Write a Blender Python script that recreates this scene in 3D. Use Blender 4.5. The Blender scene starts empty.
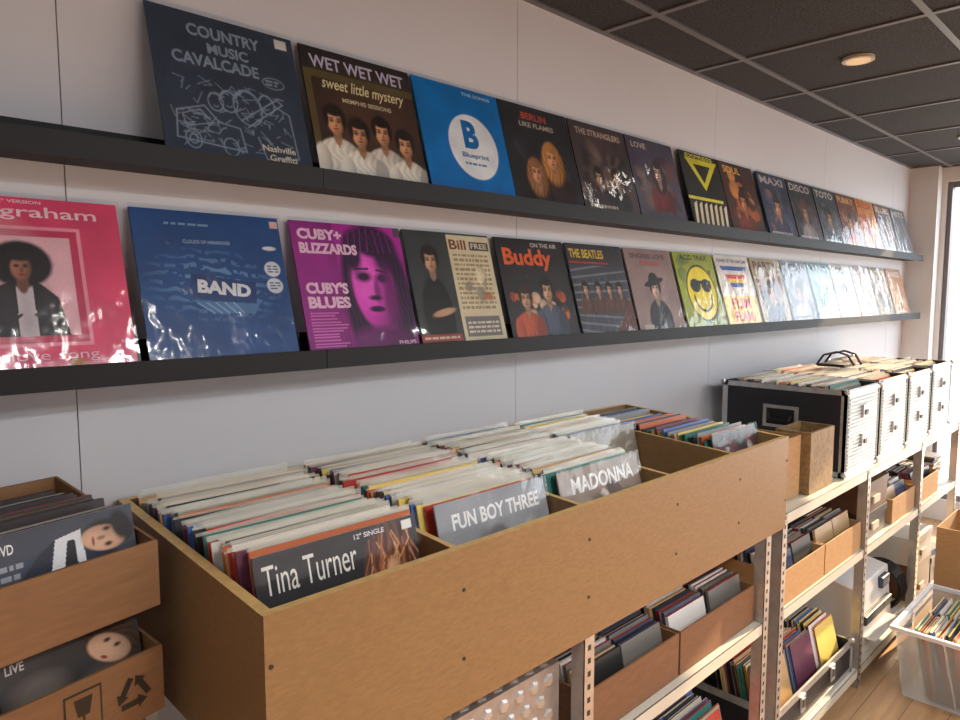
import bpy, math, random
import numpy as np
from mathutils import Vector, Matrix
random.seed(7); rng=np.random.default_rng(5)
sc=bpy.context.scene
try:
    sc.view_settings.view_transform='Standard'
    sc.view_settings.look='None'
except Exception as e: print(e)

def s2l(c):
    o=[]
    for x in c[:3]:
        x=max(0,min(255,x))/255.0
        o.append(x/12.92 if x<=0.04045 else ((x+0.055)/1.055)**2.4)
    return (o[0],o[1],o[2],1)
_m={}
def M(rgb,kind='plain',rough=.5,metal=0.0):
    rgb=tuple(int(round(x/5)*5) for x in rgb[:3])
    key=(rgb,kind,rough,metal)
    if key in _m: return _m[key]
    m=bpy.data.materials.new('%s_%d_%d_%d'%((kind,)+rgb)); m.use_nodes=True
    nt=m.node_tree; N=nt.nodes; L=nt.links
    b=N['Principled BSDF']; col=s2l(rgb)
    b.inputs['Base Color'].default_value=col
    b.inputs['Roughness'].default_value=rough
    b.inputs['Metallic'].default_value=metal
    def tc():
        return N.new('ShaderNodeTexCoord').outputs['Object']
    def noise(scale,detail=3,vec=None,mapscale=None):
        n=N.new('ShaderNodeTexNoise'); n.inputs['Scale'].default_value=scale; n.inputs['Detail'].default_value=detail
        v=vec or tc()
        if mapscale:
            mp=N.new('ShaderNodeMapping'); mp.inputs['Scale'].default_value=mapscale; L.new(v,mp.inputs['Vector']); v=mp.outputs['Vector']
        L.new(v,n.inputs['Vector']); return n
    def vary(n,lo,hi,p0=.3,p1=.7):
        r=N.new('ShaderNodeValToRGB'); r.color_ramp.elements[0].position=p0; r.color_ramp.elements[1].position=p1
        r.color_ramp.elements[0].color=tuple(col[i]*lo for i in range(3))+(1,)
        r.color_ramp.elements[1].color=tuple(min(1,col[i]*hi) for i in range(3))+(1,)
        L.new(n.outputs['Fac'],r.inputs['Fac']); L.new(r.outputs['Color'],b.inputs['Base Color']); return r
    def bump(n,st,dist=.01):
        bp=N.new('ShaderNodeBump'); bp.inputs['Strength'].default_value=st; bp.inputs['Distance'].default_value=dist
        L.new(n.outputs['Fac'],bp.inputs['Height']); L.new(bp.outputs['Normal'],b.inputs['Normal']); return bp
    if kind=='cover':
        b.inputs['Roughness'].default_value=.5
        n=noise(55,4); vary(n,.85,1.2,.25,.8)
    elif kind=='art':
        b.inputs['Roughness'].default_value=.45
        a=N.new('ShaderNodeVertexColor'); a.layer_name='art'; L.new(a.outputs['Color'],b.inputs['Base Color'])
    elif kind=='mdf':
        n=noise(60,6,mapscale=(1,1,3)); vary(n,.88,1.1); bump(n,.08,.002); b.inputs['Roughness'].default_value=.5
    elif kind=='card':
        n=noise(25,5,mapscale=(1,1,6)); vary(n,.88,1.08); b.inputs['Roughness'].default_value=.8
    elif kind=='wall':
        n=noise(1.2,4); vary(n,.96,1.03); b.inputs['Roughness'].default_value=.5
    elif kind=='ceil':
        n=noise(160,4); vary(n,.35,2.2,.35,.7); b.inputs['Roughness'].default_value=.9
        bump(n,.4,.004)
    elif kind=='floor':
        n=noise(5,6,mapscale=(.6,7,1)); vary(n,.75,1.15); b.inputs['Roughness'].default_value=.4
    elif kind=='steel':
        n=noise(30,3); vary(n,.85,1.1); b.inputs['Roughness'].default_value=.38; b.inputs['Metallic'].default_value=.7
    elif kind=='mottle':
        n=noise(60,8); vary(n,.75,1.1,.38,.62); b.inputs['Roughness'].default_value=.6
    elif kind in('film','frost'):
        N.remove(b)
        out=N['Material Output']
        tr=N.new('ShaderNodeBsdfTransparent'); gl=N.new('ShaderNodeBsdfGlossy'); gl.inputs['Roughness'].default_value=.1 if kind=='film' else .25
        fr=N.new('ShaderNodeLayerWeight'); fr.inputs['Blend'].default_value=.5
        mm=N.new('ShaderNodeMath'); mm.operation='POWER'; mm.inputs[1].default_value=4.0
        L.new(fr.outputs['Facing'],mm.inputs[0])
        m3=N.new('ShaderNodeMath'); m3.operation='MULTIPLY_ADD'; m3.inputs[1].default_value=.32; m3.inputs[2].default_value=.075 if kind=='film' else .14
        m3.use_clamp=True; L.new(mm.outputs[0],m3.inputs[0])
        geo=N.new('ShaderNodeNewGeometry')
        n=noise(9,3,vec=geo.outputs['Position'],mapscale=(1,1,.6)); bp=N.new('ShaderNodeBump'); bp.inputs['Strength'].default_value=.5; bp.inputs['Distance'].default_value=.025
        L.new(n.outputs['Fac'],bp.inputs['Height']); L.new(bp.outputs['Normal'],gl.inputs['Normal'])
        mx=N.new('ShaderNodeMixShader'); L.new(m3.outputs[0],mx.inputs[0]); L.new(tr.outputs[0],mx.inputs[1]); L.new(gl.outputs[0],mx.inputs[2])
        if kind=='frost':
            df=N.new('ShaderNodeBsdfDiffuse'); df.inputs['Color'].default_value=col
            m2=N.new('ShaderNodeMixShader'); m2.inputs[0].default_value=.3; L.new(mx.outputs[0],m2.inputs[1]); L.new(df.outputs[0],m2.inputs[2]); mx=m2
        L.new(mx.outputs[0],out.inputs['Surface'])
    elif kind=='emit':
        b.inputs['Emission Color'].default_value=col; b.inputs['Emission Strength'].default_value=rough
    _m[key]=m; return m

class MB:
    def __init__(s): s.v=[];s.f=[];s.fm=[];s.mats=[];s.T=None
    def mi(s,m):
        if m not in s.mats: s.mats.append(m)
        return s.mats.index(m)
    def pt(s,p):
        p=Vector(p)
        return s.T@p if s.T is not None else p
    def face(s,pts,m):
        b=len(s.v); s.v+= [s.pt(p) for p in pts]; s.f.append(list(range(b,b+len(pts)))); s.fm.append(s.mi(m))
    def hexa(s,p,m,mtop=None):
        b=len(s.v); s.v+=[s.pt(q) for q in p]; i=s.mi(m); it=s.mi(mtop) if mtop else i
        for k,fc in enumerate([(0,3,2,1),(4,5,6,7),(0,1,5,4),(1,2,6,5),(2,3,7,6),(3,0,4,7)]):
            s.f.append([b+q for q in fc]); s.fm.append(it if k==1 else i)
    def box(s,x0,x1,y0,y1,z0,z1,m,mtop=None):
        s.hexa([(x0,y0,z0),(x1,y0,z0),(x1,y1,z0),(x0,y1,z0),(x0,y0,z1),(x1,y0,z1),(x1,y1,z1),(x0,y1,z1)],m,mtop)
    def cyl(s,p0,p1,r,m,n=14,r1=None):
        p0=Vector(p0);p1=Vector(p1);r1=r if r1 is None else r1
        d=(p1-p0).normalized(); a=d.orthogonal().normalized(); c=d.cross(a)
        A=[p0+(a*math.cos(t)+c*math.sin(t))*r for t in [2*math.pi*k/n for k in range(n)]]
        B=[p1+(a*math.cos(t)+c*math.sin(t))*r1 for t in [2*math.pi*k/n for k in range(n)]]
        b=len(s.v); s.v+=[s.pt(q) for q in A+B]; i=s.mi(m)
        for k in range(n):
            j=(k+1)%n; s.f.append([b+k,b+j,b+n+j,b+n+k]); s.fm.append(i)
        s.f.append([b+k for k in range(n)][::-1]); s.fm.append(i)
        s.f.append([b+n+k for k in range(n)]); s.fm.append(i)
    def sphere(s,c,r,m,n=10):
        c=Vector(c);b=len(s.v);i=s.mi(m)
        for a in range(1,n):
            for k in range(n*2):
                th=math.pi*a/n;ph=math.pi*k/n
                s.v.append(s.pt(c+Vector((math.sin(th)*math.cos(ph),math.sin(th)*math.sin(ph),math.cos(th)))*r))
        s.v.append(s.pt(c+Vector((0,0,r))));s.v.append(s.pt(c-Vector((0,0,r))));t=len(s.v)-2
        w=n*2
        for a in range(n-2):
            for k in range(w):
                s.f.append([b+a*w+k,b+a*w+(k+1)%w,b+(a+1)*w+(k+1)%w,b+(a+1)*w+k]);s.fm.append(i)
        for k in range(w):
            s.f.append([t,b+(k+1)%w,b+k]);s.fm.append(i)
            s.f.append([t+1,b+(n-2)*w+k,b+(n-2)*w+(k+1)%w]);s.fm.append(i)
    def tube(s,pts,r,m,n=8):
        for a,b in zip(pts[:-1],pts[1:]): s.cyl(a,b,r,m,n)
    def build(s,name,mat=None,bevel=0):
        me=bpy.data.meshes.new(name); me.from_pydata([tuple(v) for v in s.v],[],s.f)
        for m in s.mats: me.materials.append(m)
        me.polygons.foreach_set('material_index',s.fm); me.update()
        o=bpy.data.objects.new(name,me); sc.collection.objects.link(o)
        if mat is not None: o.matrix_world=mat
        if bevel:
            bv=o.modifiers.new('bevel','BEVEL'); bv.width=bevel; bv.segments=2; bv.limit_method='ANGLE'
        return o

_tc={}
def tgeo(t,bold,shear):
    k=(t,bold,shear)
    if k in _tc: return _tc[k]
    cu=bpy.data.curves.new('t','FONT'); cu.body=t; cu.size=1; cu.offset=bold; cu.shear=shear; cu.resolution_u=3
    ob=bpy.data.objects.new('t',cu); sc.collection.objects.link(ob)
    dg=bpy.context.evaluated_depsgraph_get(); me=ob.evaluated_get(dg).to_mesh()
    V=[(v.co.x,v.co.y) for v in me.vertices]; F=[list(p.vertices) for p in me.polygons]
    ob.evaluated_get(dg).to_mesh_clear()
    bpy.data.objects.remove(ob); bpy.data.curves.remove(cu)
    xs=[v[0] for v in V];ys=[v[1] for v in V]
    x0,x1,y0,y1=min(xs),max(xs),min(ys),max(ys)
    V=[((x-x0)/(x1-x0),(y-y0)/(y1-y0)) for x,y in V]
    _tc[k]=(V,F); return _tc[k]
def smooth_noise(R,cells):
    g=rng.random((cells+2,cells+2)); t=np.linspace(0,cells,R); i=t.astype(int); f=t-i; f=f*f*(3-2*f)
    a=g[i][:,i]; b_=g[i][:,i+1]; c_=g[i+1][:,i]; d=g[i+1][:,i+1]
    fx=f[None,:]; fy=f[:,None]
    return (a*(1-fx)+b_*fx)*(1-fy)+(c_*(1-fx)+d*fx)*fy

class Cover:
    """printed sleeve: painted art panel (vertex colours) plus raised-ink lettering"""
    def __init__(c,bg,W=.312,H=.312,t=.004,R=150):
        c.b=MB(); c.W=W;c.H=H;c.k=0;c.R=R
        c.b.box(0,W,0,t,0,H,M(bg,'cover'),M((215,205,190)))
        t_=np.linspace(0,1,R); c.U,c.V=np.meshgrid(t_,t_)
        c.A=np.zeros((R,R,3)); c.A[:]=s2l(bg)[:3]
        c.A*= (0.9+.2*smooth_noise(R,5))[...,None]
    def blend(c,m,col):
        col=np.array(s2l(col)[:3]) if not isinstance(col,np.ndarray) else col
        c.A=c.A*(1-m[...,None])+col*m[...,None]
    def poly(c,pts,col,al=1):
        ins=np.zeros(c.U.shape,bool); n=len(pts)
        for i in range(n):
            x0,y0=pts[i];x1,y1=pts[(i+1)%n]
            if y0==y1: continue
            cond=((y0>c.V)!=(y1>c.V))&(c.U<(x1-x0)*(c.V-y0)/(y1-y0)+x0); ins^=cond
        c.blend(ins.astype(float)*al,col)
    def rect(c,u0,v0,u1,v1,col): c.blend(((c.U>=u0)&(c.U<=u1)&(c.V>=v0)&(c.V<=v1)).astype(float),col)
    def dist(c,u,v,a,b,rot=0):
        x=c.U-u;y=c.V-v; X=x*math.cos(rot)+y*math.sin(rot); Y=-x*math.sin(rot)+y*math.cos(rot)
        return np.sqrt((X/a)**2+(Y/b)**2),X/a,Y/b
    def ell(c,u,v,a,b,col,n=0,rot=0,soft=None,al=1,shade=0,streak=0):
        d,X,Y=c.dist(u,v,a,b,rot); s=soft or min(.6,1.0/(c.R*min(a,b))+.02)
        m=np.clip((1-d)/s+.5,0,1)*al
        C=np.ones(c.A.shape)*np.array(s2l(col)[:3])
        if shade: C=C*np.clip(1-shade*(.55*X+.35*np.clip(d,0,1)**2-.15*Y),.1,1.6)[...,None]
        if streak: C=C*(1+streak*np.sin(X*19+Y*4+3*np.sin(Y*5)))[...,None]
        c.A=c.A*(1-m[...,None])+C*m[...,None]
    def line(c,pts,w,col):
        d=np.full(c.U.shape,9.)
        for (u0,v0),(u1,v1) in zip(pts[:-1],pts[1:]):
            dx,dy=u1-u0,v1-v0; L2=dx*dx+dy*dy+1e-9
            t=np.clip(((c.U-u0)*dx+(c.V-v0)*dy)/L2,0,1); d=np.minimum(d,np.hypot(c.U-u0-t*dx,c.V-v0-t*dy))
        c.blend(np.clip((w/2-d)*c.R+.5,0,1),col)
    def ring(c,u,v,a,b,w,col,n=20,a0=0,a1=2*math.pi):
        c.line([(u+a*math.cos(a0+(a1-a0)*k/n),v+b*math.sin(a0+(a1-a0)*k/n)) for k in range(n+1)],w,col)
    def text(c,t,u,v,w,h,col,bold=.02,shear=0,rot=0):
        V,F=tgeo(t,bold,shear); c.k+=1; y=-.0005-.00007*c.k; m=M(col,'cover'); b=len(c.b.v)
        cr,sr=math.cos(rot),math.sin(rot)
        for x,z in V:
            X=x*w;Z=z*h
            c.b.v.append(Vector(((u+X*cr-Z*sr)*c.W,y,(v+X*sr+Z*cr)*c.H)))
        i=c.b.mi(m)
        for f in F: c.b.f.append([b+q for q in f]); c.b.fm.append(i)
    def tiny(c,u0,v0,u1,v1,rows,col):
        h=(v1-v0)/rows
        for r in range(rows):
            x=u0
            while x<u1-.02:
                w=random.uniform(.02,.07); e=min(u1,x+w); c.rect(x,v0+r*h+h*.2,e,v0+r*h+h*.75,col); x=e+.012
    def face(c,x,y,s,skin,hair,shirt=None,long=False,hat=None,rot=0):
        dk=tuple(q*.5 for q in skin)
        if shirt:
            c.ell(x,y-1.75*s,1.15*s,.95*s,shirt,soft=.12,shade=.6,streak=.12); c.ell(x-.95*s,y-2.0*s,.42*s,.85*s,shirt,soft=.2,shade=.5); c.ell(x+.95*s,y-2.0*s,.42*s,.85*s,tuple(q*.75 for q in shirt),soft=.2)
        if long: c.ell(x,y-.35*s,.85*s,1.15*s,hair,soft=.25,streak=.35,shade=.4)
        c.ell(x,y+.15*s,.6*s,.74*s,hair,soft=.25,streak=.3,shade=.5)
        c.ell(x,y-.75*s,.22*s,.4*s,tuple(q*.72 for q in skin),soft=.3)
        if shirt: c.poly([(x-.2*s,y-.85*s),(x+.2*s,y-.85*s),(x,y-1.3*s)],tuple(q*.8 for q in skin))
        c.ell(x,y-.05*s,.43*s,.6*s,skin,soft=.2,shade=.75)
        c.ell(x-.1*s,y+.0*s,.3*s,.4*s,tuple(min(255,q*1.1) for q in skin),soft=1.0,al=.5)
        for d in(-1,1):
            c.ell(x+d*.19*s,y+.04*s,.14*s,.1*s,dk,soft=.9,al=.75)
            c.ell(x+d*.19*s,y+.15*s,.13*s,.035*s,tuple(q*.6 for q in hair),soft=.6,al=.8)
            c.ell(x+d*.19*s,y+.02*s,.075*s,.04*s,(28,22,20),soft=.5)
        c.ell(x+.05*s,y-.13*s,.055*s,.16*s,dk,soft=.9,al=.5); c.ell(x+.01*s,y-.22*s,.11*s,.04*s,dk,soft=.8,al=.6)
        c.ell(x,y-.36*s,.15*s,.055*s,(140,52,50),soft=.5,al=.85); c.ell(x,y-.5*s,.13*s,.04*s,dk,soft=.9,al=.4)
        c.ell(x+.02*s,y+.5*s,.5*s,.24*s,hair,soft=.4,streak=.3,shade=.5)
        for d in(-1,1): c.ell(x+d*.46*s,y+.15*s,.13*s,.42*s,hair,soft=.5,streak=.3)
        if hat:
            c.ell(x,y+.36*s,1.1*s,.2*s,hat,rot=.2,soft=.1); c.ell(x,y+.55*s,.5*s,.4*s,hat,soft=.1)
    def patches(c,u0,v0,u1,v1,n,pal,smin=.04,smax=.16):
        for _ in range(n):
            a=random.uniform(smin,smax);bq=random.uniform(smin,smax);x=random.uniform(u0+a,u1-a) if u1-u0>2*a else (u0+u1)/2
            z=random.uniform(v0+bq,v1-bq) if v1-v0>2*bq else (v0+v1)/2
            if random.random()<.35:
                k=random.randint(4,7); ph=random.uniform(0,6)
                c.poly([(x+a*random.uniform(.6,1)*math.cos(ph+6.283*i/k),z+bq*random.uniform(.6,1)*math.sin(ph+6.283*i/k)) for i in range(k)],random.choice(pal),.85)
            else: c.ell(x,z,a,bq,random.choice(pal),rot=random.uniform(0,3),soft=random.uniform(.1,.7),al=.85,shade=.5)
    def finish(c,name,T,film=True):
        W,H,R=c.W,c.H,c.R
        if film:
            yy=-.006; c.b.face([(-.004,yy,0),(W+.004,yy,0),(W+.004,yy,H+.006),(-.004,yy,H+.006)],M((230,230,230),'film'))
        o=c.b.build(name,T)
        g=c.A*(0.94+.12*rng.random((R,R)))[...,None]*(.9+.2*smooth_noise(R,9))[...,None]
        co_=np.zeros((R*R,3)); co_[:,0]=c.U.ravel()*W; co_[:,1]=-.0003; co_[:,2]=c.V.ravel()*H
        idx=np.arange(R*R).reshape(R,R); q=np.stack([idx[:-1,:-1],idx[:-1,1:],idx[1:,1:],idx[1:,:-1]],-1).reshape(-1)
        me=bpy.data.meshes.new('printed_art'); nf=(R-1)**2
        me.vertices.add(R*R); me.vertices.foreach_set('co',co_.ravel())
        me.loops.add(nf*4); me.loops.foreach_set('vertex_index',q.astype(np.int32))
        me.polygons.add(nf); me.polygons.foreach_set('loop_start',np.arange(0,nf*4,4,dtype=np.int32))
        me.update(calc_edges=True)
        ca=me.color_attributes.new('art','FLOAT_COLOR','POINT'); rgba=np.ones((R*R,4)); rgba[:,:3]=np.clip(g,0,1).reshape(-1,3); ca.data.foreach_set('color',rgba.ravel())
        me.materials.append(M((128,128,128),'art'))
        a=bpy.data.objects.new('printed_art',me); sc.collection.objects.link(a); a.parent=o
        return o
    def place(c,x,y,z,lean,name='lp_record',film=True,rz=0):
        T=Matrix.Translation((x,y,z))@Matrix.Rotation(rz,4,'Z')@Matrix.Rotation(-math.radians(lean),4,'X')
        return c.finish(name,T,film)

# ---------------- room ----------------
WY=1.47; CZ=2.478; XE=5.75; XL=-2.6; YF=-3.6
wallm=M((208,212,216),'wall')
b=MB(); b.box(XL,XE+.1,WY+.012,WY+.1,0,CZ+.05,M((90,90,90)))
edges=[XL,-2.07,-.85,.37,1.59,2.82,4.05,5.27,XE+.1]
for a,e in zip(edges[:-1],edges[1:]): b.box(a+.001,e-.001,WY,WY+.012,0,CZ+.03,wallm)
b.build('wall_back')
b=MB(); b.box(XL-.1,XL,YF-.1,WY+.1,0,CZ+.05,wallm); b.build('wall_left')
b=MB(); b.box(XL,XE+.1,YF-.1,YF,0,CZ+.05,wallm); b.build('wall_front')
b=MB(); b.box(XL-.1,XE+.1,YF-.1,WY+.1,-.08,0,M((182,142,102),'floor'))
for k in range(40):
    yy=YF+k*.13
    b.box(XL,XE,yy,yy+.002,0,.0006,M((110,78,48)))
b.build('floor')
b=MB(); b.box(XL-.1,XE+.1,YF-.1,WY+.1,CZ+.012,CZ+.08,M((40,40,42),'plain',.9))
ys=[1.47]+[1.25-.6*k for k in range(9)]
xs=[2.0+.605*k for k in range(-8,7)]
tile=M((44,45,50),'ceil'); bar=M((96,97,100),'plain',.45)
XX=[XL]+[x for x in xs if XL<x<XE]+[XE]; YY=[YF]+sorted([y for y in ys if y>YF])
for i in range(len(XX)-1):
    for j in range(len(YY)-1):
        b.box(XX[i],XX[i+1],YY[j],YY[j+1],CZ+.004,CZ+.012,tile)
for x in XX: b.box(x-.011,x+.011,YF,WY,CZ-.002,CZ+.004,bar)
for y in YY: b.box(XL,XE,y-.011 if y<1.46 else y-.02,min(WY,y+.011),CZ-.0025,CZ+.0035,bar)
b.build('ceiling')
wm=M((222,222,220),'wall')
b=MB()
b.box(XE,XE+.2,YF,WY,0,.15,wm); b.box(XE,XE+.2,YF,WY,2.38,CZ+.05,wm); b.box(XE,XE+.2,1.27,WY,.15,2.38,wm); b.box(XE,XE+.2,YF,-3.3,.15,2.38,wm)
b.build('wall_right')
b=MB(); b.box(5.64,XE,1.30,WY,0,CZ,wm); b.build('wall_column')
fr=M((110,112,116),'plain',.4)
b=MB()
for y in(1.255,.1,-1.2,-2.3,-3.28): b.box(XE+.02,XE+.1,y-.014,y+.014,.15,2.38,fr)
for z in(.15,2.34): b.box(XE+.03,XE+.09,-3.3,1.27,z,z+.04,fr)
b.build('window_1')
b=MB(); b.box(XE+.3,XE+20,-20,14,-.2,-.05,M((190,188,185))); b.build('street_pavement')
b=MB(); b.box(XE+16,XE+17,-20,14,-.05,4.2,M((236,230,218)))
for k in range(8):
    y=-18+k*4
    b.box(XE+15.95,XE+16.02,y,y+1.6,.9,2.9,M((140,150,160),'plain',.2))
b.build('street_facade')

# ---------------- ledges ----------------
blk=M((12,12,14),'plain',.6)
def ledge(z,name='picture_ledge'):
    b=MB(); x0=-1.2
    for x1 in(.84,3.1,5.58):
        b.box(x0,x1-.0015,1.355,WY,z-.03,z-.004,blk)
        b.box(x0,x1-.0015,1.347,1.357,z-.036,z+.006,blk)
        b.box(x0,x1-.0015,WY-.006,WY,z-.004,z+.04,blk)
        x0=x1
    b.build(name)
ledge(1.868); ledge(1.473)
LEAN=16.2; RY=1.3680
ZU,ZL=1.8655,1.4705

# ---------------- covers ----------------
BIG=200
def U1():
    c=Cover((54,66,84),R=BIG); g=(140,158,178)
    c.text('COUNTRY',.24,.84,.5,.085,g,.03); c.text('MUSIC',.36,.735,.28,.075,g,.03); c.text('CAVALCADE',.12,.63,.58,.085,g,.03)
    for (x,y,s) in((.58,.40,.1),(.45,.42,.06),(.36,.40,.05),(.72,.45,.055)):
        c.ring(x,y,s,s*1.25,.008,g); c.ring(x,y+s*.2,s*.8,s*.95,.006,g,10,.3,2.8); c.ring(x,y-s*.5,s*.3,s*.15,.006,g,6,3.3,6.1)
    c.line([(.08,.12),(.1,.3),(.28,.36),(.36,.26),(.5,.24),(.52,.08),(.08,.12)],.009,g)
    c.line([(.13,.28),(.25,.33),(.32,.25),(.15,.2),(.13,.28)],.007,g)
    c.ring(.18,.12,.05,.06,.008,g); c.ring(.42,.1,.05,.06,.008,g); c.ring(.18,.12,.025,.03,.008,g)
    c.line([(.52,.3),(.8,.5),(.84,.47),(.56,.26)],.009,g)
    c.line([(.62,.2),(.66,.05),(.9,.08),(.88,.4),(.78,.45)],.009,g)
    for k in range(80):
        x=random.uniform(.1,.85);y=random.uniform(.08,.52);c.line([(x,y),(x+random.uniform(-.05,.06),y+random.uniform(-.04,.05)),(x+random.uniform(-.06,.08),y+random.uniform(-.03,.06))],.005,g)
    c.ring(.8,.62,.08,.04,.007,g); c.tiny(.74,.595,.86,.645,2,g)
    c.text('Nashville',.64,.11,.24,.045,(225,215,195)); c.text('Graffiti',.68,.045,.2,.045,(225,215,195))
    c.rect(.86,.9,.95,.97,(225,225,220)); return c
def U2():
    c=Cover((48,40,40),R=BIG)
    c.rect(0,.0,1,.82,(98,90,52)); c.rect(.06,.04,1,.76,(40,32,30)); c.ell(.55,.5,.5,.3,(90,62,46),soft=1,al=.8)
    c.text('WET WET WET',.07,.84,.86,.1,(212,205,230),.02)
    c.text('sweet little mystery',.14,.66,.76,.12,(235,225,175),.01,.3)
    c.text('MEMPHIS SESSIONS',.3,.6,.45,.035,(210,200,160))
    for x,y,sh in((.2,.43,(236,230,216)),(.62,.41,(226,218,204)),(.4,.36,(242,236,222)),(.83,.34,(238,232,217))):
        c.face(x,y,.16,(214,156,116),(36,24,20),sh)
    c.rect(.0,.0,1,.045,(60,50,40)); c.text('Phonogram',.62,.01,.3,.03,(220,215,210)); return c
def U3():
    c=Cover((0,118,196),R=BIG); c.ell(.58,.45,.29,.3,(236,242,246))
    c.text('B',.47,.43,.18,.26,(0,110,185),.05); c.text('Blueprint',.42,.33,.32,.06,(0,100,170)); c.tiny(.44,.27,.72,.31,1,(60,130,180))
    c.text('THE SONGS',.55,.93,.35,.03,(180,215,235)); return c
def U4():
    c=Cover((42,44,50)); c.text('BERLIN',.3,.86,.36,.07,(200,80,56)); c.text('LIKE FLAMES',.25,.78,.5,.05,(190,180,160))
    c.patches(.1,.1,.9,.7,10,[(60,60,66),(48,50,58),(72,66,60)]); c.face(.64,.5,.19,(224,168,126),(186,128,66),(60,44,44),True)
    c.face(.36,.32,.17,(214,160,120),(150,104,66),(40,36,40),True); return c
def U5():
    c=Cover((74,62,66)); c.text('THE STRANGLERS',.1,.86,.8,.07,(200,180,160)); c.patches(.05,.08,.95,.8,30,[(100,84,80),(50,44,50),(120,100,90),(40,50,46)])
    c.face(.35,.4,.14,(190,158,136),(40,30,30),(60,50,60)); c.face(.68,.42,.14,(190,158,136),(60,40,30),(40,40,50)); c.tiny(.1,.05,.6,.1,1,(190,180,160)); return c
def U6():
    c=Cover((76,72,92)); c.patches(.05,.05,.95,.9,22,[(104,96,118),(52,50,64),(120,100,96),(100,60,60)]); c.face(.55,.6,.18,(200,165,152),(50,30,40),(120,40,50),True)
    c.text('LOVE',.1,.87,.3,.07,(210,200,190)); return c
def U7():
    c=Cover((24,24,26)); c.poly([(.12,.92),(.95,.92),(.5,.5)],(215,205,45)); c.poly([(.3,.85),(.75,.85),(.5,.6)],(30,30,30)); c.text('EXPRESS',.15,.93,.7,.05,(215,205,60))
    for k in range(7): c.poly([(.05+.13*k,.0),(.11+.13*k,.0),(.18+.13*k,.34),(.1+.13*k,.3)],(215,200,170))
    c.rect(.0,.36,.9,.4,(215,205,70)); return c
def U8():
    c=Cover((66,40,34)); c.patches(.05,.05,.95,.95,26,[(170,88,44),(100,54,42),(40,30,34),(200,130,66)]); c.text('SOUL',.1,.85,.5,.1,(230,180,90)); c.face(.5,.45,.2,(190,126,84),(40,24,20),(110,40,30)); return c
def gen(bg,pal,tx,tcol,fc=None,n=26):
    c=Cover(bg,R=100); c.patches(.04,.04,.96,.8,n,pal)
    if fc: c.face(.5,.48,.22,*fc)
    c.text(tx,.08,.83,.8,.12,tcol); c.tiny(.1,.04,.8,.1,1,tcol); return c
sk=(206,160,128)
upper=[(.517,U1),(.847,U2),(1.17,U3),(1.485,U4),(1.805,U5),(2.125,U6),(2.49,U7),(2.81,U8),
 (3.17,lambda:gen((54,64,88),[(80,90,116),(38,46,62),(150,96,96)],'MAXI',(200,190,190),(sk,(50,40,40),(60,60,90)))),
 (3.50,lambda:gen((50,52,62),[(84,84,96),(30,32,40),(130,66,56)],'DISCO',(210,200,200),(sk,(90,60,40),(160,150,150)))),
 (3.83,lambda:gen((60,68,80),[(96,106,116),(40,44,50)],'TOTO',(220,215,210),(sk,(50,40,40),(30,40,70)))),
 (4.155,lambda:gen((120,66,44),[(190,110,54),(80,40,30),(60,60,70)],'FUNKY',(235,195,125),(sk,(50,30,30),(180,60,40)))),
 (4.48,lambda:gen((206,130,40),[(230,180,54),(160,50,40),(220,96,40)],'SALSA',(150,20,20))),
 (4.81,lambda:gen((96,74,62),[(150,116,94),(60,50,50)],'BLUES',(230,210,190))),
 (5.14,lambda:gen((76,80,88),[(120,120,130),(50,50,60)],'HITS',(220,220,220)))]
def L1():
    c=Cover((222,64,108),R=BIG); c.rect(.13,.14,.78,.83,(240,150,172)); c.rect(.15,.16,.76,.81,(200,50,92)); c.rect(.19,.2,.72,.77,(238,186,196))
    c.ell(.36,.5,.2,.3,(246,206,212),soft=1,al=.6)
    c.poly([(.27,.2),(.29,.42),(.36,.49),(.42,.51),(.52,.51),(.56,.49),(.63,.42),(.67,.2)],(26,22,27))
    c.ell(.38,.36,.05,.14,(58,50,58),soft=1,al=.7); c.ell(.57,.34,.04,.12,(52,44,52),soft=1,al=.6)
    c.poly([(.425,.2),(.43,.5),(.51,.5),(.515,.2)],(206,196,202)); c.ell(.47,.3,.03,.1,(160,150,160),soft=1,al=.5)
    for k in range(16):
        a=k*2*math.pi/16; c.ell(.465+.105*math.cos(a),.61+.09*math.sin(a),.05,.045,(26,18,20),soft=.5,streak=.5)
    c.ell(.465,.61,.13,.12,(24,17,18),soft=.3,streak=.3)
    c.ell(.465,.5,.028,.06,(118,72,58),soft=.3); c.ell(.465,.585,.05,.07,(164,106,84),soft=.25,shade=.7); c.ell(.465,.655,.06,.028,(24,17,18),soft=.5)
    for d in(-1,1): c.ell(.465+d*.021,.6,.014,.01,(60,34,28),soft=.8,al=.9); c.ell(.465+d*.021,.598,.008,.005,(16,12,12))
    c.ell(.467,.575,.008,.014,(100,58,46),soft=.9,al=.8); c.ell(.465,.549,.018,.007,(150,40,50))
    c.line([(.3,.3),(.38,.27),(.44,.32)],.016,(44,36,44)); c.line([(.64,.3),(.57,.27),(.51,.32)],.016,(44,36,44))
    c.text('jaki graham',.12,.865,.76,.085,(248,210,220),.01); c.text('still a love song',.1,.045,.7,.07,(248,195,210),.0)
    c.text('FULL LENGTH 12" VERSION',.1,.965,.5,.02,(245,205,215)); c.poly([(.6,.0),(.78,.0),(.68,.08)],(190,120,50)); return c
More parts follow.
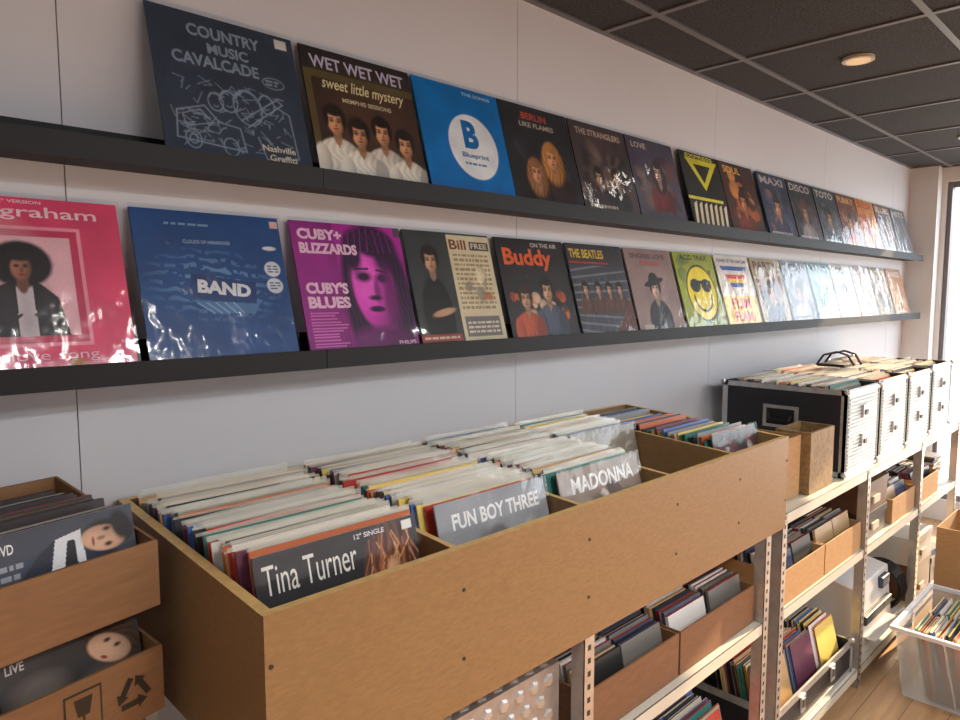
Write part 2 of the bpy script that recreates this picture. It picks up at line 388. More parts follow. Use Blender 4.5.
def L2():
    c=Cover((20,72,134),R=BIG); lt=(104,150,196)
    d,X,Y=c.dist(.48,.5,.42,.24,-.12); n=smooth_noise(BIG,14)
    w=np.sin(Y*26+4*n+3*X*X); m=np.clip(1.15-d,0,1)*np.clip(w*3,0,1)*(smooth_noise(BIG,40)>.4)
    c.blend(np.clip(m*1.2,0,.85),lt)
    c.poly([(.3,.42),(.74,.36),(.76,.52),(.32,.58)],(20,58,116)); c.text('BAND',.35,.45,.36,.09,(226,232,236),.05,0,-.1)
    c.poly([(.3,.4),(.42,.32),(.72,.3),(.76,.37)],(74,120,168))
    for k in range(5): c.line([(.34+.06*k,.38),(.44+.05*k,.31)],.008,(140,175,210))
    c.text('CLOUDS OF HANNOVER',.3,.78,.32,.025,(150,180,205))
    for y in(.62,.5): c.ell(.9,y,.06,.055,(215,220,225)); c.tiny(.86,y-.03,.94,y+.03,3,(70,100,150))
    c.ell(.9,.77,.05,.015,(215,220,225)); c.tiny(.2,.9,.5,.92,1,(120,160,190)); c.rect(.93,.92,.99,.97,(225,180,170))
    return c
def L3():
    c=Cover((184,28,160),R=BIG); dk=(50,12,60); lp=(240,195,220); hot=(228,64,198)
    c.rect(0,0,.36,1,(130,22,120)); c.ell(.1,.6,.3,.5,(170,40,150),soft=1,al=.6)
    c.ell(.68,.6,.3,.42,dk,soft=.18,streak=.5); c.ell(.48,.35,.12,.4,dk,soft=.4,streak=.5); c.ell(.9,.35,.12,.36,dk,soft=.4,streak=.5)
    c.ell(.66,.5,.2,.34,hot,soft=.12,shade=.9); c.ell(.6,.55,.12,.2,(244,110,216),soft=1,al=.6)
    c.ell(.72,.86,.2,.12,dk,soft=.3,streak=.5); c.ell(.8,.75,.1,.14,dk,soft=.6); c.ell(.5,.78,.08,.16,dk,soft=.5,streak=.4)
    c.ell(.57,.58,.07,.04,dk,soft=.8); c.ell(.75,.57,.065,.04,dk,soft=.8); c.line([(.5,.64),(.62,.645)],.018,dk); c.line([(.7,.635),(.81,.62)],.018,dk)
    c.ell(.68,.47,.03,.1,(120,16,110),soft=.8,al=.8); c.ell(.65,.41,.06,.02,dk,soft=.8); c.ell(.65,.32,.075,.025,dk,soft=.5); c.ell(.8,.38,.07,.26,(110,16,104),soft=.9,al=.8)
    c.ell(.66,.05,.3,.13,(110,18,104),soft=.5,shade=.6)
    for k in range(16): c.line([(.46+.03*k,.98-.008*abs(k-7)),(.42+.036*k+random.uniform(-.02,.02),.78)],.006,(150,30,140) if k%2 else dk)
    c.text('CUBY+',.05,.86,.38,.085,lp,.05); c.text('BLIZZARDS',.05,.75,.5,.085,lp,.05)
    c.text("CUBY'S",.05,.44,.36,.09,lp,.05); c.text('BLUES',.05,.33,.36,.09,lp,.05)
    for k in range(12): c.rect(.05,.29-.023*k,.05+random.uniform(.2,.32),.3-.023*k,(215,110,190))
    c.text('PHILIPS',.8,.03,.17,.03,lp); c.rect(.93,.92,1,1,(90,70,90)); return c
def L4():
    c=Cover((56,62,62)); c.ell(.24,.25,.17,.35,(24,26,28),soft=.15,shade=.4); c.face(.25,.74,.16,sk,(30,22,20)); c.ell(.3,.28,.13,.03,sk,soft=.4,rot=.2)
    c.rect(0,.03,.45,.09,(160,66,54)); c.tiny(.03,.04,.42,.08,1,(220,190,170)); c.rect(.48,0,1,.98,(218,206,170)); c.text("Bill",.5,.85,.2,.09,(120,60,40)); c.rect(.74,.85,.98,.93,(70,66,60)); c.text('FREE',.76,.865,.2,.05,(220,210,190))
    c.tiny(.52,.3,.95,.82,12,(160,138,106)); c.patches(.55,.35,.95,.75,8,[(190,120,70),(226,214,180),(150,140,120)],.03,.07)
    c.rect(.52,.06,.95,.24,(120,116,112)); c.tiny(.55,.08,.93,.2,3,(220,210,190)); return c
def L5():
    c=Cover((40,38,42)); c.patches(.05,.05,.95,.5,24,[(210,106,44),(225,195,165),(60,56,60),(160,66,44)],.03,.09)
    c.face(.62,.48,.17,sk,(30,26,26),(80,90,110)); c.face(.28,.4,.16,sk,(60,40,30),(190,86,54)); c.text('Buddy',.08,.68,.7,.22,(228,100,44),.03); c.text('ON THE AIR',.5,.92,.4,.045,(210,200,190)); return c
def L6():
    c=Cover((62,66,76)); 
    for k in range(9):
        c.line([(.0,.7-.08*k),(1,.82-.11*k)],.022,(116,120,128)); c.line([(.12*k,.0),(.12*k,.66)],.01,(86,90,98))
    c.rect(0,.76,1,1,(60,60,66)); c.text('THE BEATLES',.04,.84,.6,.1,(220,186,64),.03); c.rect(.02,.78,.7,.8,(186,56,44))
    for x in(.2,.42,.62,.82): c.face(x,.5,.1,sk,(30,24,22),(96,64,54))
    c.poly([(.6,0),(1,0),(1,.4)],(100,56,48)); return c
def L7():
    c=Cover((154,130,126)); c.text('SINGING LOVE',.1,.88,.75,.06,(90,60,60)); c.text('FOR SALE',.3,.8,.4,.05,(200,76,76))
    c.ell(.5,.12,.25,.26,(26,24,28),soft=.1,shade=.4); c.face(.5,.52,.2,(222,188,168),(24,20,22),None,False,(24,22,24)); c.rect(.1,.02,.3,.08,(190,180,170)); return c
def L8():
    c=Cover((164,176,60)); c.patches(.02,.02,.98,.98,18,[(120,140,66),(70,90,56),(180,190,76)],.05,.14); c.text('ACID TRAX',.15,.9,.7,.07,(40,46,30))
    c.ell(.54,.46,.38,.38,(34,34,24)); c.ell(.54,.46,.355,.355,(244,222,44))
    c.ell(.4,.56,.13,.09,(26,26,26)); c.ell(.68,.56,.13,.09,(26,26,26)); c.rect(.3,.58,.8,.63,(26,26,26))
    c.ring(.54,.42,.22,.2,.035,(26,26,26),14,math.pi,2*math.pi); return c
def L9():
    c=Cover((230,226,216)); c.text('POWER OF THE FLIM FLAM',.06,.9,.85,.05,(40,60,130))
    for k in range(6): c.poly([(.1+.05*k,.85-.06*k),(.9-.05*k,.85-.06*k),(.5,.3)],[(40,90,170),(226,222,212),(210,60,50),(240,200,50),(40,90,170),(226,222,212)][k])
    c.rect(0,.0,1,.42,(244,210,74)); c.text('FLIM',.22,.24,.56,.15,(210,44,40),.04); c.text('FLAM',.22,.05,.56,.15,(210,44,40),.04); return c
lower=[(.137,L1),(.472,L2),(.812,L3),(1.135,L4),(1.472,L5),(1.80,L6),(2.13,L7),(2.465,L8),(2.80,L9),
 (3.135,lambda:gen((176,158,120),[(210,190,150),(130,56,44),(66,76,86)],'PARTY',(90,40,30),(sk,(50,40,40),(60,60,90)))),
 (3.465,lambda:gen((146,156,166),[(190,196,204),(80,90,110)],'BEST',(60,70,90),(sk,(50,40,40),(200,200,205)))),
 (3.795,lambda:gen((126,166,176),[(206,214,214),(76,140,150)],'PIANO',(30,70,80))),
 (4.125,lambda:gen((212,210,204),[(224,222,214),(150,150,150)],'VOCAL',(60,60,70),(sk,(80,60,40),(210,205,200)))),
 (4.455,lambda:gen((190,180,170),[(220,210,196),(150,110,96),(190,76,56)],'LIVE',(150,40,40))),
 (4.785,lambda:gen((140,120,96),[(200,170,136),(80,60,50)],'GOLD',(230,200,130))),
 (5.115,lambda:gen((190,128,76),[(226,186,136),(150,66,44)],'DANCE',(230,230,220)))]
for x,f in upper: f().place(x,RY,ZU,LEAN)
for x,f in lower: f().place(x,RY,ZL,LEAN)

# ---------------- record bin ----------------
DV=[.437,.80,1.16,1.515,1.85,2.165]
mdf=M((146,112,70),'mdf'); mdfe=M((220,180,114),'mdf')
b=MB()
FZ,BZ,Z0=1.165,1.20,.887
b.box(DV[0]-.009,DV[-1]+.009,.86,.876,Z0-.012,FZ,mdf,mdfe)
b.box(DV[0]-.009,DV[-1]+.009,1.445,1.46,Z0,BZ,mdf,mdfe)
b.box(DV[0],DV[-1],.876,1.445,Z0,Z0+.014,mdf)
for i,x in enumerate(DV):
    t=.009 if i in(0,5) else .006
    dz=0 if i in(0,5) else -.006
    b.hexa([(x-t,.876,Z0),(x+t,.876,Z0),(x+t,1.445,Z0),(x-t,1.445,Z0),(x-t,.876,FZ+dz),(x+t,.876,FZ+dz),(x+t,1.445,BZ+dz),(x-t,1.445,BZ+dz)],mdf,mdfe)
    for z in(.965,1.09):
        b.cyl((x,.8585,z),(x,.861,z),.0036,M((50,40,32)),10)
b.build('record_browser_bin')

pal_top=[(236,220,184)]*5+[(220,196,150)]*4+[(248,242,228)]*4+[(196,166,118)]*3+[(160,130,92)]*2+[(110,84,60),(190,56,46),(60,60,66),(70,104,160),(216,190,60),(44,40,40),(214,110,56),(130,134,138),(90,60,44),(170,60,90)]
pal_front=[(60,60,66),(210,198,178),(180,56,46),(70,106,170),(226,216,206),(40,40,44),(196,156,104),(140,140,140),(235,205,110),(110,60,80),(60,120,110),(200,100,50)]
def sleeve(b,x,y,z,W,H,t,lean,front,top,film=False,rz=0):
    old=b.T
    T=Matrix.Translation((x,y,z))@Matrix.Rotation(rz,4,'Z')@Matrix.Rotation(-math.radians(lean),4,'X')
    b.T=T if old is None else old@T
    b.box(0,W,0,t,0,H,M(front,'plain',.35),M(top,'plain',.5))
    if film:
        e=H+random.uniform(.004,.013); yy=t+.0008; b.face([(0,yy,H*.7),(W+.003,yy,H*.7),(W+.003,yy,e),(W*.5,yy+.001,e-random.uniform(-.002,.004)),(0,yy,e-random.uniform(0,.005))],M((246,238,218),'frost'))
    b.T=old
def stack(name,x0,x1,groups,z,H=.312,W=None,pitch=.0072,ptop=pal_top,pfront=pal_front,film=True,b=None,t=None,jz=.011):
    own=b is None
    if own: b=MB()
    W=W or .312
    for (ya,yb,l0,l1) in groups:
        n=max(2,int((yb-ya)/pitch))
        for k in range(n):
            f=k/(n-1); y=ya+(yb-ya)*f; x=x0+(x1-x0-W)*(.5+random.uniform(-.45,.45))
            sleeve(b,x,y,z,W,H+random.uniform(-jz,.002),t or pitch*random.uniform(.35,.6),l0+(l1-l0)*f+random.uniform(-.45,.45)+.8*math.sin(f*17+x0*9),random.choice(pfront),random.choice(ptop),film,math.radians(random.uniform(-.35,.35)) if film else 0)
    if own: return b.build(name)
zb=Z0+.016
stack('lp_record_stack',DV[0]+.010,DV[1]-.008,[(.918,1.12,14.5,13),(1.19,1.37,10,8)],zb)
stack('lp_record_stack',DV[1]+.008,DV[2]-.008,[(.928,1.14,14.5,13),(1.19,1.37,10,8)],zb)
stack('lp_record_stack',DV[2]+.008,DV[3]-.008,[(.918,1.13,14.5,13),(1.19,1.37,10,8)],zb)
stack('lp_record_stack',DV[3]+.008,DV[4]-.008,[(1.175,1.37,13,9)],zb,W=.308)
stack('lp_record_stack',DV[4]+.01,DV[5]-.012,[(.918,1.37,13,9)],zb,W=.28,H=.30,pitch=.011,
  ptop=[(230,226,214),(60,56,56),(180,170,150),(140,50,40),(210,190,150),(120,120,124)],film=False,jz=.02)
c=Cover((28,28,32),R=BIG); c.text('Tina Turner',.04,.80,.54,.145,(236,231,221),.0)
c.ell(.8,.66,.16,.3,(120,64,36),soft=.6,streak=.6)
for k in range(70):
    x=random.uniform(.64,.95);y=random.uniform(.6,.97); c.line([(x,y),(x+random.uniform(-.04,.04),y-.08),(x+random.uniform(-.07,.05),y-.18)],.007,random.choice([(170,94,50),(200,130,74),(110,56,34),(226,166,106),(60,34,26),(80,44,30)]))
c.ell(.81,.70,.055,.1,(222,164,124),soft=.4,shade=.6); c.ell(.79,.73,.02,.012,(40,26,22),soft=.7); c.ell(.84,.73,.02,.012,(40,26,22),soft=.7); c.ell(.815,.65,.025,.01,(160,50,44))
c.text('12" SINGLE',.58,.95,.2,.028,(225,225,225)); c.rect(.9,.93,.97,.98,(232,230,222))
c.place(DV[0]+.03,.891,zb,15,)
c=Cover((150,152,156)); c.patches(.02,.3,.98,.8,34,[(120,120,124),(100,102,108),(205,203,198)]); c.text('FUN BOY THREE',.12,.82,.80,.10,(248,246,240),.03); c.tiny(.1,.6,.7,.74,2,(210,210,206))
c.place(DV[1]+.036,.901,zb,15)
c=Cover((156,138,126)); c.patches(.02,.3,.98,.84,30,[(180,160,146),(226,216,206),(110,96,94)]); c.text('MADONNA',.14,.82,.78,.12,(246,242,234),.03); c.face(.5,.45,.24,(230,200,180),(210,180,120))
c.place(DV[2]+.024,.891,zb,15)
c=Cover((150,140,124)); c.patches(.02,.3,.98,.9,24,[(170,160,140),(120,110,100),(190,184,170)]); c.face(.5,.6,.2,(200,170,150),(80,60,50))
c.place(DV[3]+.012,1.13,zb,14)
c=Cover((70,66,70),.28,.30); c.patches(.02,.3,.98,.95,20,[(200,196,190),(120,60,60),(60,90,110)]); c.place(DV[4]+.02,.893,zb,13)

# ---------------- steel rack ----------------
st=M((190,186,178),'steel'); she=M((205,198,184),'plain',.4); hole=M((30,28,26))
def rack(name,xs,tops,zt,y0=.872,y1=1.43,notoplip=False):
    b=MB()
    for x in xs:
        for y,d in((y0,1),(y1,-1)):
            b.box(x-.018,x+.018,y,y+.002*d if d>0 else y+.002,0,zt,st)
            b.box(x-.018,x-.016,min(y,y+.035*d),max(y,y+.035*d),0,zt,st)
        for k in range(int(zt/.03)):
            z=.02+k*.03
            b.box(x-.005,x+.005,y0-.0006,y0,z,z+.012,hole)
    for z in tops:
        b.box(xs[0]-.016,xs[-1]+.016,y0+.003,y1,z-.004,z,she)
        if notoplip and z==tops[-1]: continue
        b.box(xs[0]-.016,xs[-1]+.016,y0+.0025,y0+.006,z-.034,z,she)
        b.box(xs[0]-.016,xs[-1]+.016,y1-.006,y1-.003,z-.034,z,she)
    b.build(name)
rack('metal_shelving_rack',[.46,1.19,2.10],[.08,.585,.872],.872,y0=.878,notoplip=True)
rack('metal_shelving_rack',[2.205,3.02,3.80,4.52],[.08,.585,.905],.905)

# ---------------- flight cases ----------------
ckb=M((34,34,38),'plain',.5); alu=M((200,200,200),'steel',.3); sil=M((196,198,200),'plain',.35)
def flight(x0,x1,y0,y1,z0,z1,ribs=True,recs=True):
    b=MB(); t=.008
    b.box(x0,x1,y0,y1,z0,z0+t,ckb)
    b.box(x0,x0+t,y0,y1,z0,z1,ckb); b.box(x1-t,x1,y0,y1,z0,z1,ckb); b.box(x0,x1,y0,y0+t,z0,z1,sil if ribs else ckb); b.box(x0,x1,y1-t,y1,z0,z1,ckb)
    e=.02;p=.002
    for (xa,xb_) in((x0-p,x0+e),(x1-e,x1+p)):
        for(ya,yb) in((y0-p,y0+e),(y1-e,y1+p)):
            if ribs and ya<y0: 
                b.box(xa,xb_,ya,ya+.012,z0,z1,M((45,45,48))) ; b.box(xa if xa<x0 else xb_-.003,xa+.003 if xa<x0 else xb_,ya,yb,z0,z1,alu)
            else:
                b.box(xa,xa+.003,ya,yb,z0,z1,alu) if xa<x0 else b.box(xb_-.003,xb_,ya,yb,z0,z1,alu)
    for z in(z0,z1-e):
        b.box(x0-p,x0+.002,y0,y1,z,z+e,alu); b.box(x1-.002,x1+p,y0,y1,z,z+e,alu)
        b.box(x0,x1,y0-p-.001,y0+.002,z,z+e*.7,alu); b.box(x0,x1,y1-.002,y1+p,z,z+e,alu)
    for x in(x0,x1):
        for y in(y0,y1):
            for z in(z0+.012,z1-.006): b.sphere((x,y,z),.012,alu,6)
    if ribs:
        n=int((z1-z0-.05)/.014)
        for k in range(n):
            z=z0+.025+k*.014; b.box(x0+.03,x1-.03,y0-.004,y0+.001,z,z+.007,sil)
        for z in(z0+.1,z1-.12): b.box((x0+x1)/2-.03,(x0+x1)/2+.03,y0-.012,y0-.003,z,z+.05,alu); b.box((x0+x1)/2-.015,(x0+x1)/2+.015,y0-.016,y0-.011,z+.01,z+.03,ckb)
    ym=(y0+y1)/2; zm=z0+(z1-z0)*.62
    b.box(x0-.006,x0,ym-.07,ym+.07,zm-.045,zm+.045,alu); b.box(x0-.008,x0-.005,ym-.055,ym+.055,zm-.032,zm+.032,M((20,20,22)))
    b.tube([(x0-.012,ym-.045,zm+.01),(x0-.02,ym-.04,zm-.012),(x0-.02,ym+.04,zm-.012),(x0-.012,ym+.045,zm+.01)],.006,M((20,20,22)))
    b.build('record_flight_case')
    if recs:
        stack('lp_record_stack',x0+.02,x1-.02,[(y0+.03,y1-.07,6,5)],z0+.012,H=.315+(.02 if z1-z0>.3 else -.1),W=(x1-x0-.06),pitch=.009,jz=.02)
for k,(xa,h) in enumerate([(2.80,.335),(3.20,.34),(3.60,.335),(4.0,.345)]):
    flight(xa+.004,xa+.385,.90,1.39,.907,.907+h)
b=MB(); bl=M((20,20,22),'plain',.3)
for dx in(0,.1):
    b.tube([(3.45+dx,1.25,1.272),(3.45+dx,1.22,1.32),(3.48+dx,1.17,1.335),(3.5+dx,1.13,1.32),(3.5+dx,1.1,1.272)],.005,bl)
b.box(3.43,3.58,1.12,1.24,1.268,1.28,bl)
b.build('wire_record_stand')
card=M((176,134,88),'card'); cardd=M((128,92,58),'card')
def carton(name,x0,x1,y0,y1,z0,z1,m=None,T=None,icons=False,zf=None):
    m=m or card; b=MB(); b.T=T; t=.005; zf=zf or z1
    b.box(x0,x1,y0,y1,z0,z0+t,m); b.box(x0,x1,y0,y0+t,z0+t,zf,m); b.box(x0,x1,y1-t,y1,z0+t,z1,m)
    for xa in(x0,x1-t):
        if zf==z1: b.box(xa,xa+t,y0+t,y1-t,z0+t,z1,m)
        else: b.hexa([(xa,y0+t,z0+t),(xa+t,y0+t,z0+t),(xa+t,y1-t,z0+t),(xa,y1-t,z0+t),(xa,y0+t,zf),(xa+t,y0+t,zf),(xa+t,y1-t,z1),(xa,y1-t,z1)],m)
    if icons:
        k=M((50,38,30)); y=y0-.0006; cx=x1-.125; h=zf-z0; cz=z0+h*.5; s=h*.32
        b.box(cx-s*.8,cx+s*.8,y,y+.0005,cz-s*1.1,cz+s*1.1,k); b.box(cx-s*.72,cx+s*.72,y-.0003,y,cz-s*1.0,cz+s*1.0,m)
        y-=.0008; b.face([(cx-s*.4,y,cz+s*.8),(cx-s*.25,y,cz),(cx+s*.25,y,cz),(cx+s*.4,y,cz+s*.8)],k); b.box(cx-s*.05,cx+s*.05,y,y+.0005,cz-s*.7,cz,k); b.box(cx-s*.3,cx+s*.3,y,y+.0005,cz-s*.8,cz-s*.65,k)
        cx=x1-.05; R=s*.95
        V=[(cx+R*math.cos(math.radians(90+120*a)),cz-.1*s+R*math.sin(math.radians(90+120*a))) for a in range(3)]
        for a in range(3):
            p=Vector(V[a]);q=Vector(V[(a+1)%3]); d=(q-p).normalized(); n=Vector((-d.y,d.x)); 
            p2=p+d*(q-p).length*.14; q2=p+d*(q-p).length*.62; tip=p+d*(q-p).length*.88; w_=s*.14
            for A in([p2+n*w_,p2-n*w_,q2-n*w_,q2+n*w_],[q2+n*w_*2.2,q2-n*w_*2.2,tip]):
                b.face([(r.x,y,r.y) for r in A],k)
    return b.build(name)
carton('cardboard_box',2.235,2.455,.93,1.2,.907,1.12)
b=MB(); mo=M((150,118,80),'mottle')
b.box(2.48,2.70,.905,1.03,.907,.92,mo); b.box(2.48,2.49,.905,1.03,.92,1.125,mo); b.box(2.69,2.70,.905,1.03,.92,1.125,mo); b.box(2.49,2.69,.905,.915,.92,1.125,mo); b.box(2.49,2.69,1.02,1.03,.92,1.125,mo)
b.cyl((2.479,.965,1.08),(2.4805,.965,1.08),.012,hole,12); b.build('wooden_storage_box')

pal_cd=[(40,38,40),(70,64,60),(200,196,190),(150,50,44),(60,70,100),(110,104,98),(30,30,34),(180,150,110),(215,212,205)]
def cdtray(x0,x1,y0,y1,z0,h=.10,m=None,H=.128,W=.14):
    carton('cardboard_box',x0,x1,y0,y1,z0,z0+h,m)
    b=MB(); n=max(1,int((x1-x0-.02)/W)); w=(x1-x0-.02)/n
    for i in range(n):
        stack('',x0+.01+w*i,x0+.01+w*(i+1),[(y0+.018,y1-.05,12,7)],z0+.006,H=H,W=w*.93,pitch=.0115,ptop=pal_cd,pfront=pal_cd,film=False,b=b,t=.009,jz=.012)
    b.build('disc_case_row')
def cdpile(x,y,z,n,W=.142,D=.125):
    b=MB()
    for k in range(n):
        b.T=Matrix.Translation((x+random.uniform(-.006,.006),y+random.uniform(-.006,.006),z+k*.0105))@Matrix.Rotation(random.uniform(-.06,.06),4,'Z')
        b.box(0,W,0,D,0,.0098,M(random.choice(pal_cd),'plain',.3))
    b.build('disc_case_pile')
for x0,x1 in((1.215,1.62),(1.63,2.07)): cdtray(x0,x1,.905,1.35,.587,.12,cardd,H=.15)
for x0,x1 in((2.235,2.60),(2.61,2.99)): cdtray(x0,x1,.885,1.24,.587,.115,H=.15)
for x in(2.26,2.42,2.60,2.78): cdpile(x,1.27,.587,random.randint(18,24))
cdtray(3.42,3.77,.89,1.2,.587,.11,H=.14)
cdtray(3.85,4.2,.89,1.2,.587,.11,H=.14)
for x in(3.44,3.62,3.88,4.05,4.24): cdpile(x,1.24,.587,random.randint(16,25))
cdpile(4.26,.93,.587,15); cdpile(4.26,1.08,.587,19)
b=MB(); ms=M((165,165,168),'steel'); b.box(.76,1.15,.93,1.25,.587,.80,ms)
for i in range(8):
    for j in range(5):
        x=.785+i*.047+(j%2)*.02; z=.61+j*.04
        if x<1.13: b.cyl((x,.9301,z),(x,.926,z),.017,M((185,185,185),'steel'),6,.011)
for i in range(8):
    for j in range(6):
        x=.785+i*.047+(j%2)*.02; y=.955+j*.05
        if x<1.13: b.cyl((x,y,.7999),(x,y,.804),.02,M((185,185,185),'steel'),6,.013)
b.build('embossed_metal_case')
def singles(x0,x1,y0,y1,z0,zt):
    b=MB(); t=.008; al=alu
    b.box(x0,x1,y0,y1,z0,z0+t,ckb)
    b.box(x0,x1,y0,y0+t,z0,zt,ckb); b.box(x0,x1,y1-t,y1,z0,zt,ckb); b.box(x0,x0+t,y0,y1,z0,zt,ckb); b.box(x1-t,x1,y0,y1,z0,zt,ckb)
    b.box(x0-.002,x1+.002,y0-.003,y0+.004,zt-.022,zt+.003,al); b.box(x0-.002,x1+.002,y0-.003,y0+.004,z0,z0+.02,al)
    for x in(x0,x1): 
        b.box(x-.003,x+.003,y0,y1,zt-.022,zt+.003,al); b.box(x-.012,x+.012,y0-.003,y0,z0,zt,al)
        b.sphere((x,y0,zt),.014,al,6)
    for f in(.3,.7):
        x=x0+(x1-x0)*f; b.box(x-.02,x+.02,y0-.008,y0-.003,zt-.08,zt-.02,al); b.box(x-.01,x+.01,y0-.012,y0-.008,zt-.06,zt-.03,M((120,120,122),'steel'))
    b.build('singles_flight_case')
    n=max(1,int((x1-x0-.03)/.19)); w=(x1-x0-.03)/n; q=MB()
    for i in range(n):
        stack('',x0+.014+w*i,x0+.014+w*(i+1),[(y0+.02,y1-.07,14,10)],z0+.01,H=.235,W=min(.18,w*.96),pitch=.0055,ptop=[(235,225,205),(190,60,50),(70,70,76),(120,100,80),(220,210,190),(240,236,225)],film=False,b=q,jz=.015)
    q.build('singles_record_row')
singles(2.24,2.96,.89,1.3,.082,.215)
singles(1.30,2.04,.89,1.3,.082,.2)
b=MB(); b.box(2.28,2.92,1.315,1.415,.082,.50,ckb)
for x in(2.28,2.92): b.box(x-.003,x+.003,1.312,1.418,.082,.503,alu)
b.box(2.28,2.92,1.312,1.318,.48,.503,alu); b.box(2.5,2.7,1.305,1.315,.30,.34,bl); b.build('equipment_case')
br=M((88,58,44),'plain',.5); dkb=M((44,38,38),'plain',.5)
for (x0,x1,z0,z1,m) in((3.06,3.36,.587,.70,dkb),(3.06,3.36,.702,.83,br),(3.86,4.18,.082,.26,br),(4.2,4.48,.082,.22,dkb),(3.86,4.18,.262,.40,M((190,186,178)))):
    b=MB(); b.box(x0,x1,.90,1.25,z0,z1-.03,m); b.box(x0-.004,x1+.004,.896,1.254,z1-.03,z1,m); b.box((x0+x1)/2-.04,(x0+x1)/2+.04,.893,.9,z0+.03,z0+.06,M((190,180,160))); b.build('lidded_storage_box')
b=MB(); wh=M((214,212,205),'plain',.4)
b.hexa([(3.12,.9,.082),(3.55,.9,.082),(3.55,1.25,.082),(3.12,1.25,.082),(3.12,.93,.36),(3.55,.93,.36),(3.55,1.25,.42),(3.12,1.25,.42)],wh)
b.box(3.16,3.51,.895,.92,.2,.24,M((50,50,54))); b.box(3.17,3.5,.86,.92,.14,.15,wh); b.box(3.4,3.5,.905,.935,.29,.34,M((60,70,90)))
b.build('desktop_printer',bevel=.012)
b=MB(); b.box(3.16,3.5,.98,1.22,.425,.50,M((50,48,50))); b.box(3.17,3.49,.99,1.21,.50,.54,M((200,196,188))); b.build('stacked_media_player')
b=MB()
for k in range(5):
    pts=[(3.66+.02*k,1.0+.1*math.cos(2*math.pi*i/20),.20+.11*math.sin(2*math.pi*i/20)) for i in range(21)]
    b.tube(pts,.009,M((24,24,26),'plain',.4))
b.build('cable_coil')

b=MB(); pl=M((225,228,230),'frost'); x0,x1,y0,y1,z1=3.04,3.62,.36,.77,.28
def ringbox(zb_,zt,ins0,ins1):
    A=[(x0+ins0,y0+ins0),(x1-ins0,y0+ins0),(x1-ins0,y1-ins0),(x0+ins0,y1-ins0)]
    B=[(x0+ins1,y0+ins1),(x1-ins1,y0+ins1),(x1-ins1,y1-ins1),(x0+ins1,y1-ins1)]
    for i in range(4):
        j=(i+1)%4; b.face([(*A[i],zb_),(*A[j],zb_),(*B[j],zt),(*B[i],zt)],pl)
ringbox(.003,z1,.04,.01)
b.box(x0+.04,x1-.04,y0+.04,y1-.04,.001,.004,pl)
rim=M((220,222,224),'plain',.3)
b.box(x0-.006,x1+.006,y0-.006,y0+.012,z1-.004,z1+.012,rim); b.box(x0-.006,x1+.006,y1-.012,y1+.006,z1-.004,z1+.012,rim)
b.box(x0-.006,x0+.012,y0+.012,y1-.012,z1-.004,z1+.012,rim); b.box(x1-.012,x1+.006,y0+.012,y1-.012,z1-.004,z1+.012,rim)
b.build('plastic_storage_tub')
q=MB()
for i in range(2): stack('',x0+.06+.22*i,x0+.28+.22*i,[(y0+.06,y1-.12,14,10)],.006,H=.285,W=.2,pitch=.007,film=False,b=q,jz=.02)
q.build('singles_record_row')
carton('cardboard_box',3.76,4.15,.44,.79,.002,.52)

# left stack of disc boxes
T=Matrix.Translation((.381,1.11,0))@Matrix.Rotation(math.radians(13),4,'Z')
for k in range(7):
    z0=1.116-.17*k
    carton('cardboard_box',-.46,0,0,.30,z0,z0+.163,m=M((140,102,64),'card'),T=T,icons=(k==1),zf=z0+.105)
    b=MB(); b.T=T
    for i in range(2):
        stack('',-.448+.22*i,-.228+.22*i,[(.035,.255,10,6)],z0+.006,H=.15,W=.2,pitch=.0155,ptop=[(30,30,32),(170,50,40),(70,66,64),(210,200,190),(40,44,60),(180,130,66),(210,96,44)],pfront=[(30,30,34),(60,50,50)],film=False,b=b,t=.013,jz=.012)
    b.build('disc_case_row')
    if k<2:
        c=Cover((62,66,78) if k==0 else (58,56,56),W=.2,H=.155)
        if k==0:
            c.ell(.5,.45,.36,.36,(46,54,78),soft=.2,shade=.7,rot=.3); c.poly([(.3,.5),(.42,.84),(.6,.88),(.62,.5)],(222,222,224)); c.poly([(.45,.5),(.5,.8),(.55,.8),(.56,.5)],(26,26,30)); c.poly([(.2,.4),(.36,.5),(.42,.84),(.3,.74),(.16,.55)],(34,38,54))
            c.ell(.81,.78,.13,.2,(34,26,24),rot=1.3,soft=.3); c.ell(.76,.74,.12,.17,(214,166,134),rot=1.2,soft=.15,shade=.5); c.ell(.9,.82,.07,.15,(30,24,22),rot=.2,soft=.4,streak=.3)
            for vv in(.82,.67): c.ell(.79,vv,.03,.022,(96,64,52),soft=.8); c.ell(.79,vv,.017,.01,(30,22,20))
            c.ell(.68,.73,.01,.045,(150,70,64),soft=.5); c.ell(.74,.745,.03,.018,(150,104,84),soft=.8)
            c.text('DVD',.03,.82,.12,.09,(230,230,230)); c.rect(0,.0,.015,1,(200,200,200)); c.tiny(.05,.4,.2,.75,4,(150,150,160))
        else:
            c.ell(.75,.3,.3,.3,(84,78,74),soft=.4,shade=.5); c.ell(.8,.78,.17,.26,(60,42,32),rot=.8,soft=.3,streak=.3); c.ell(.76,.72,.12,.19,(206,164,134),rot=.8,soft=.15,shade=.5)
            for (uu,vv) in((.75,.8),(.82,.72)): c.ell(uu,vv,.028,.02,(80,52,42),soft=.8); c.ell(uu,vv,.015,.01,(30,22,20))
            c.ell(.71,.65,.03,.014,(150,60,56),soft=.5,rot=-.7); c.ell(.25,.6,.18,.14,(110,100,94),soft=.8); c.text('LIVE',.05,.84,.12,.08,(200,200,200))
        TT=T@Matrix.Translation((-.215,.018,z0+.007))@Matrix.Rotation(-math.radians(10),4,'X')
        c.finish('disc_case',TT,False)
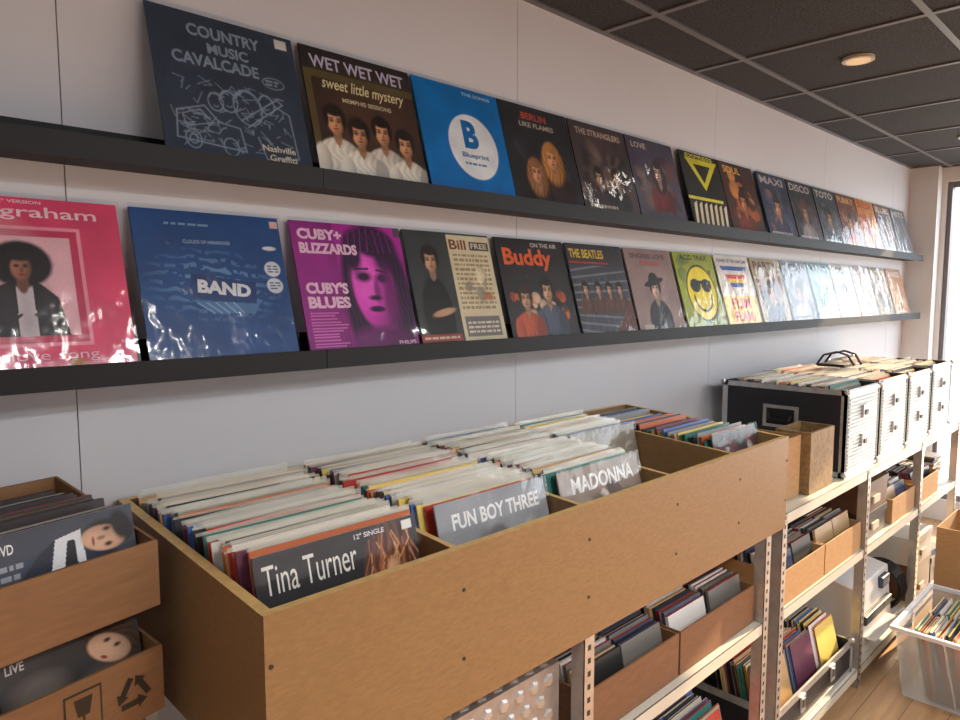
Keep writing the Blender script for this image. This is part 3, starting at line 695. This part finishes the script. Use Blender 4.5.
b=MB(); b.T=T; b.box(-.46,0,0,.30,.0,.094,M((90,70,50),'mdf')); b.build('wooden_plinth')

# ---------------- lights ----------------
def area(name,loc,size,energy,col,rot=(0,0,0),sy=None):
    l=bpy.data.lights.new(name,'AREA'); l.energy=energy; l.color=col; l.size=size
    if sy: l.shape='RECTANGLE'; l.size_y=sy
    o=bpy.data.objects.new(name,l); o.location=loc; o.rotation_euler=rot; sc.collection.objects.link(o); return o
for x,y,en in((2.9,.95,15),(4.72,.95,15),(1.09,-.25,38),(2.9,-.85,38),(-.73,-.25,20)):
    b=MB(); b.cyl((x,y,CZ-.008),(x,y,CZ+.003),.055,M((200,190,170),'plain',.3),24)
    b.cyl((x,y,CZ-.0095),(x,y,CZ-.0075),.042,M((235,205,160),'emit',.35),24); b.build('recessed_downlight')
    l=bpy.data.lights.new('downlight','SPOT'); l.energy=en; l.spot_size=math.radians(140); l.spot_blend=.9; l.shadow_soft_size=.05; l.color=(1,.96,.89)
    o=bpy.data.objects.new('downlight_lamp',l); o.location=(x,y,CZ-.02); sc.collection.objects.link(o)
for x,y,en in((1.1,-.85,36),(3.5,-1.45,48),(-1.3,-1.45,22)):  # added fill: glowing ceiling panels and area lamps, placed out of view
    b=MB(); b.box(x-.58,x+.58,y-.14,y+.14,CZ-.02,CZ-.003,M((225,225,225))); b.box(x-.55,x+.55,y-.11,y+.11,CZ-.022,CZ-.0195,M((255,250,240),'emit',3.0)); b.build('added_fill_panel')
    area('added_fill_lamp',(x,y,CZ-.03),1.1,en,(.97,.98,1),sy=.22)
sun=bpy.data.lights.new('sun','SUN'); sun.energy=15; sun.angle=.012; sun.color=(1,.72,.43)
so=bpy.data.objects.new('sun',sun); sc.collection.objects.link(so)
so.rotation_euler=Vector((-1,.12,-.42)).to_track_quat('-Z','Y').to_euler()
w=bpy.data.worlds.new('world'); sc.world=w; w.use_nodes=True
w.node_tree.nodes['Background'].inputs[0].default_value=(.82,.90,1,1); w.node_tree.nodes['Background'].inputs[1].default_value=5.5

# ---------------- camera ----------------
cam=bpy.data.cameras.new('camera'); cam.lens=26.25; cam.sensor_width=36
co=bpy.data.objects.new('camera',cam); co.location=(0,0,1.6); co.rotation_euler=(math.radians(84.7),0,math.radians(-44.3))
sc.collection.objects.link(co); sc.camera=co
print('FACES',sum(len(o.data.polygons) for o in sc.objects if o.type=='MESH'))
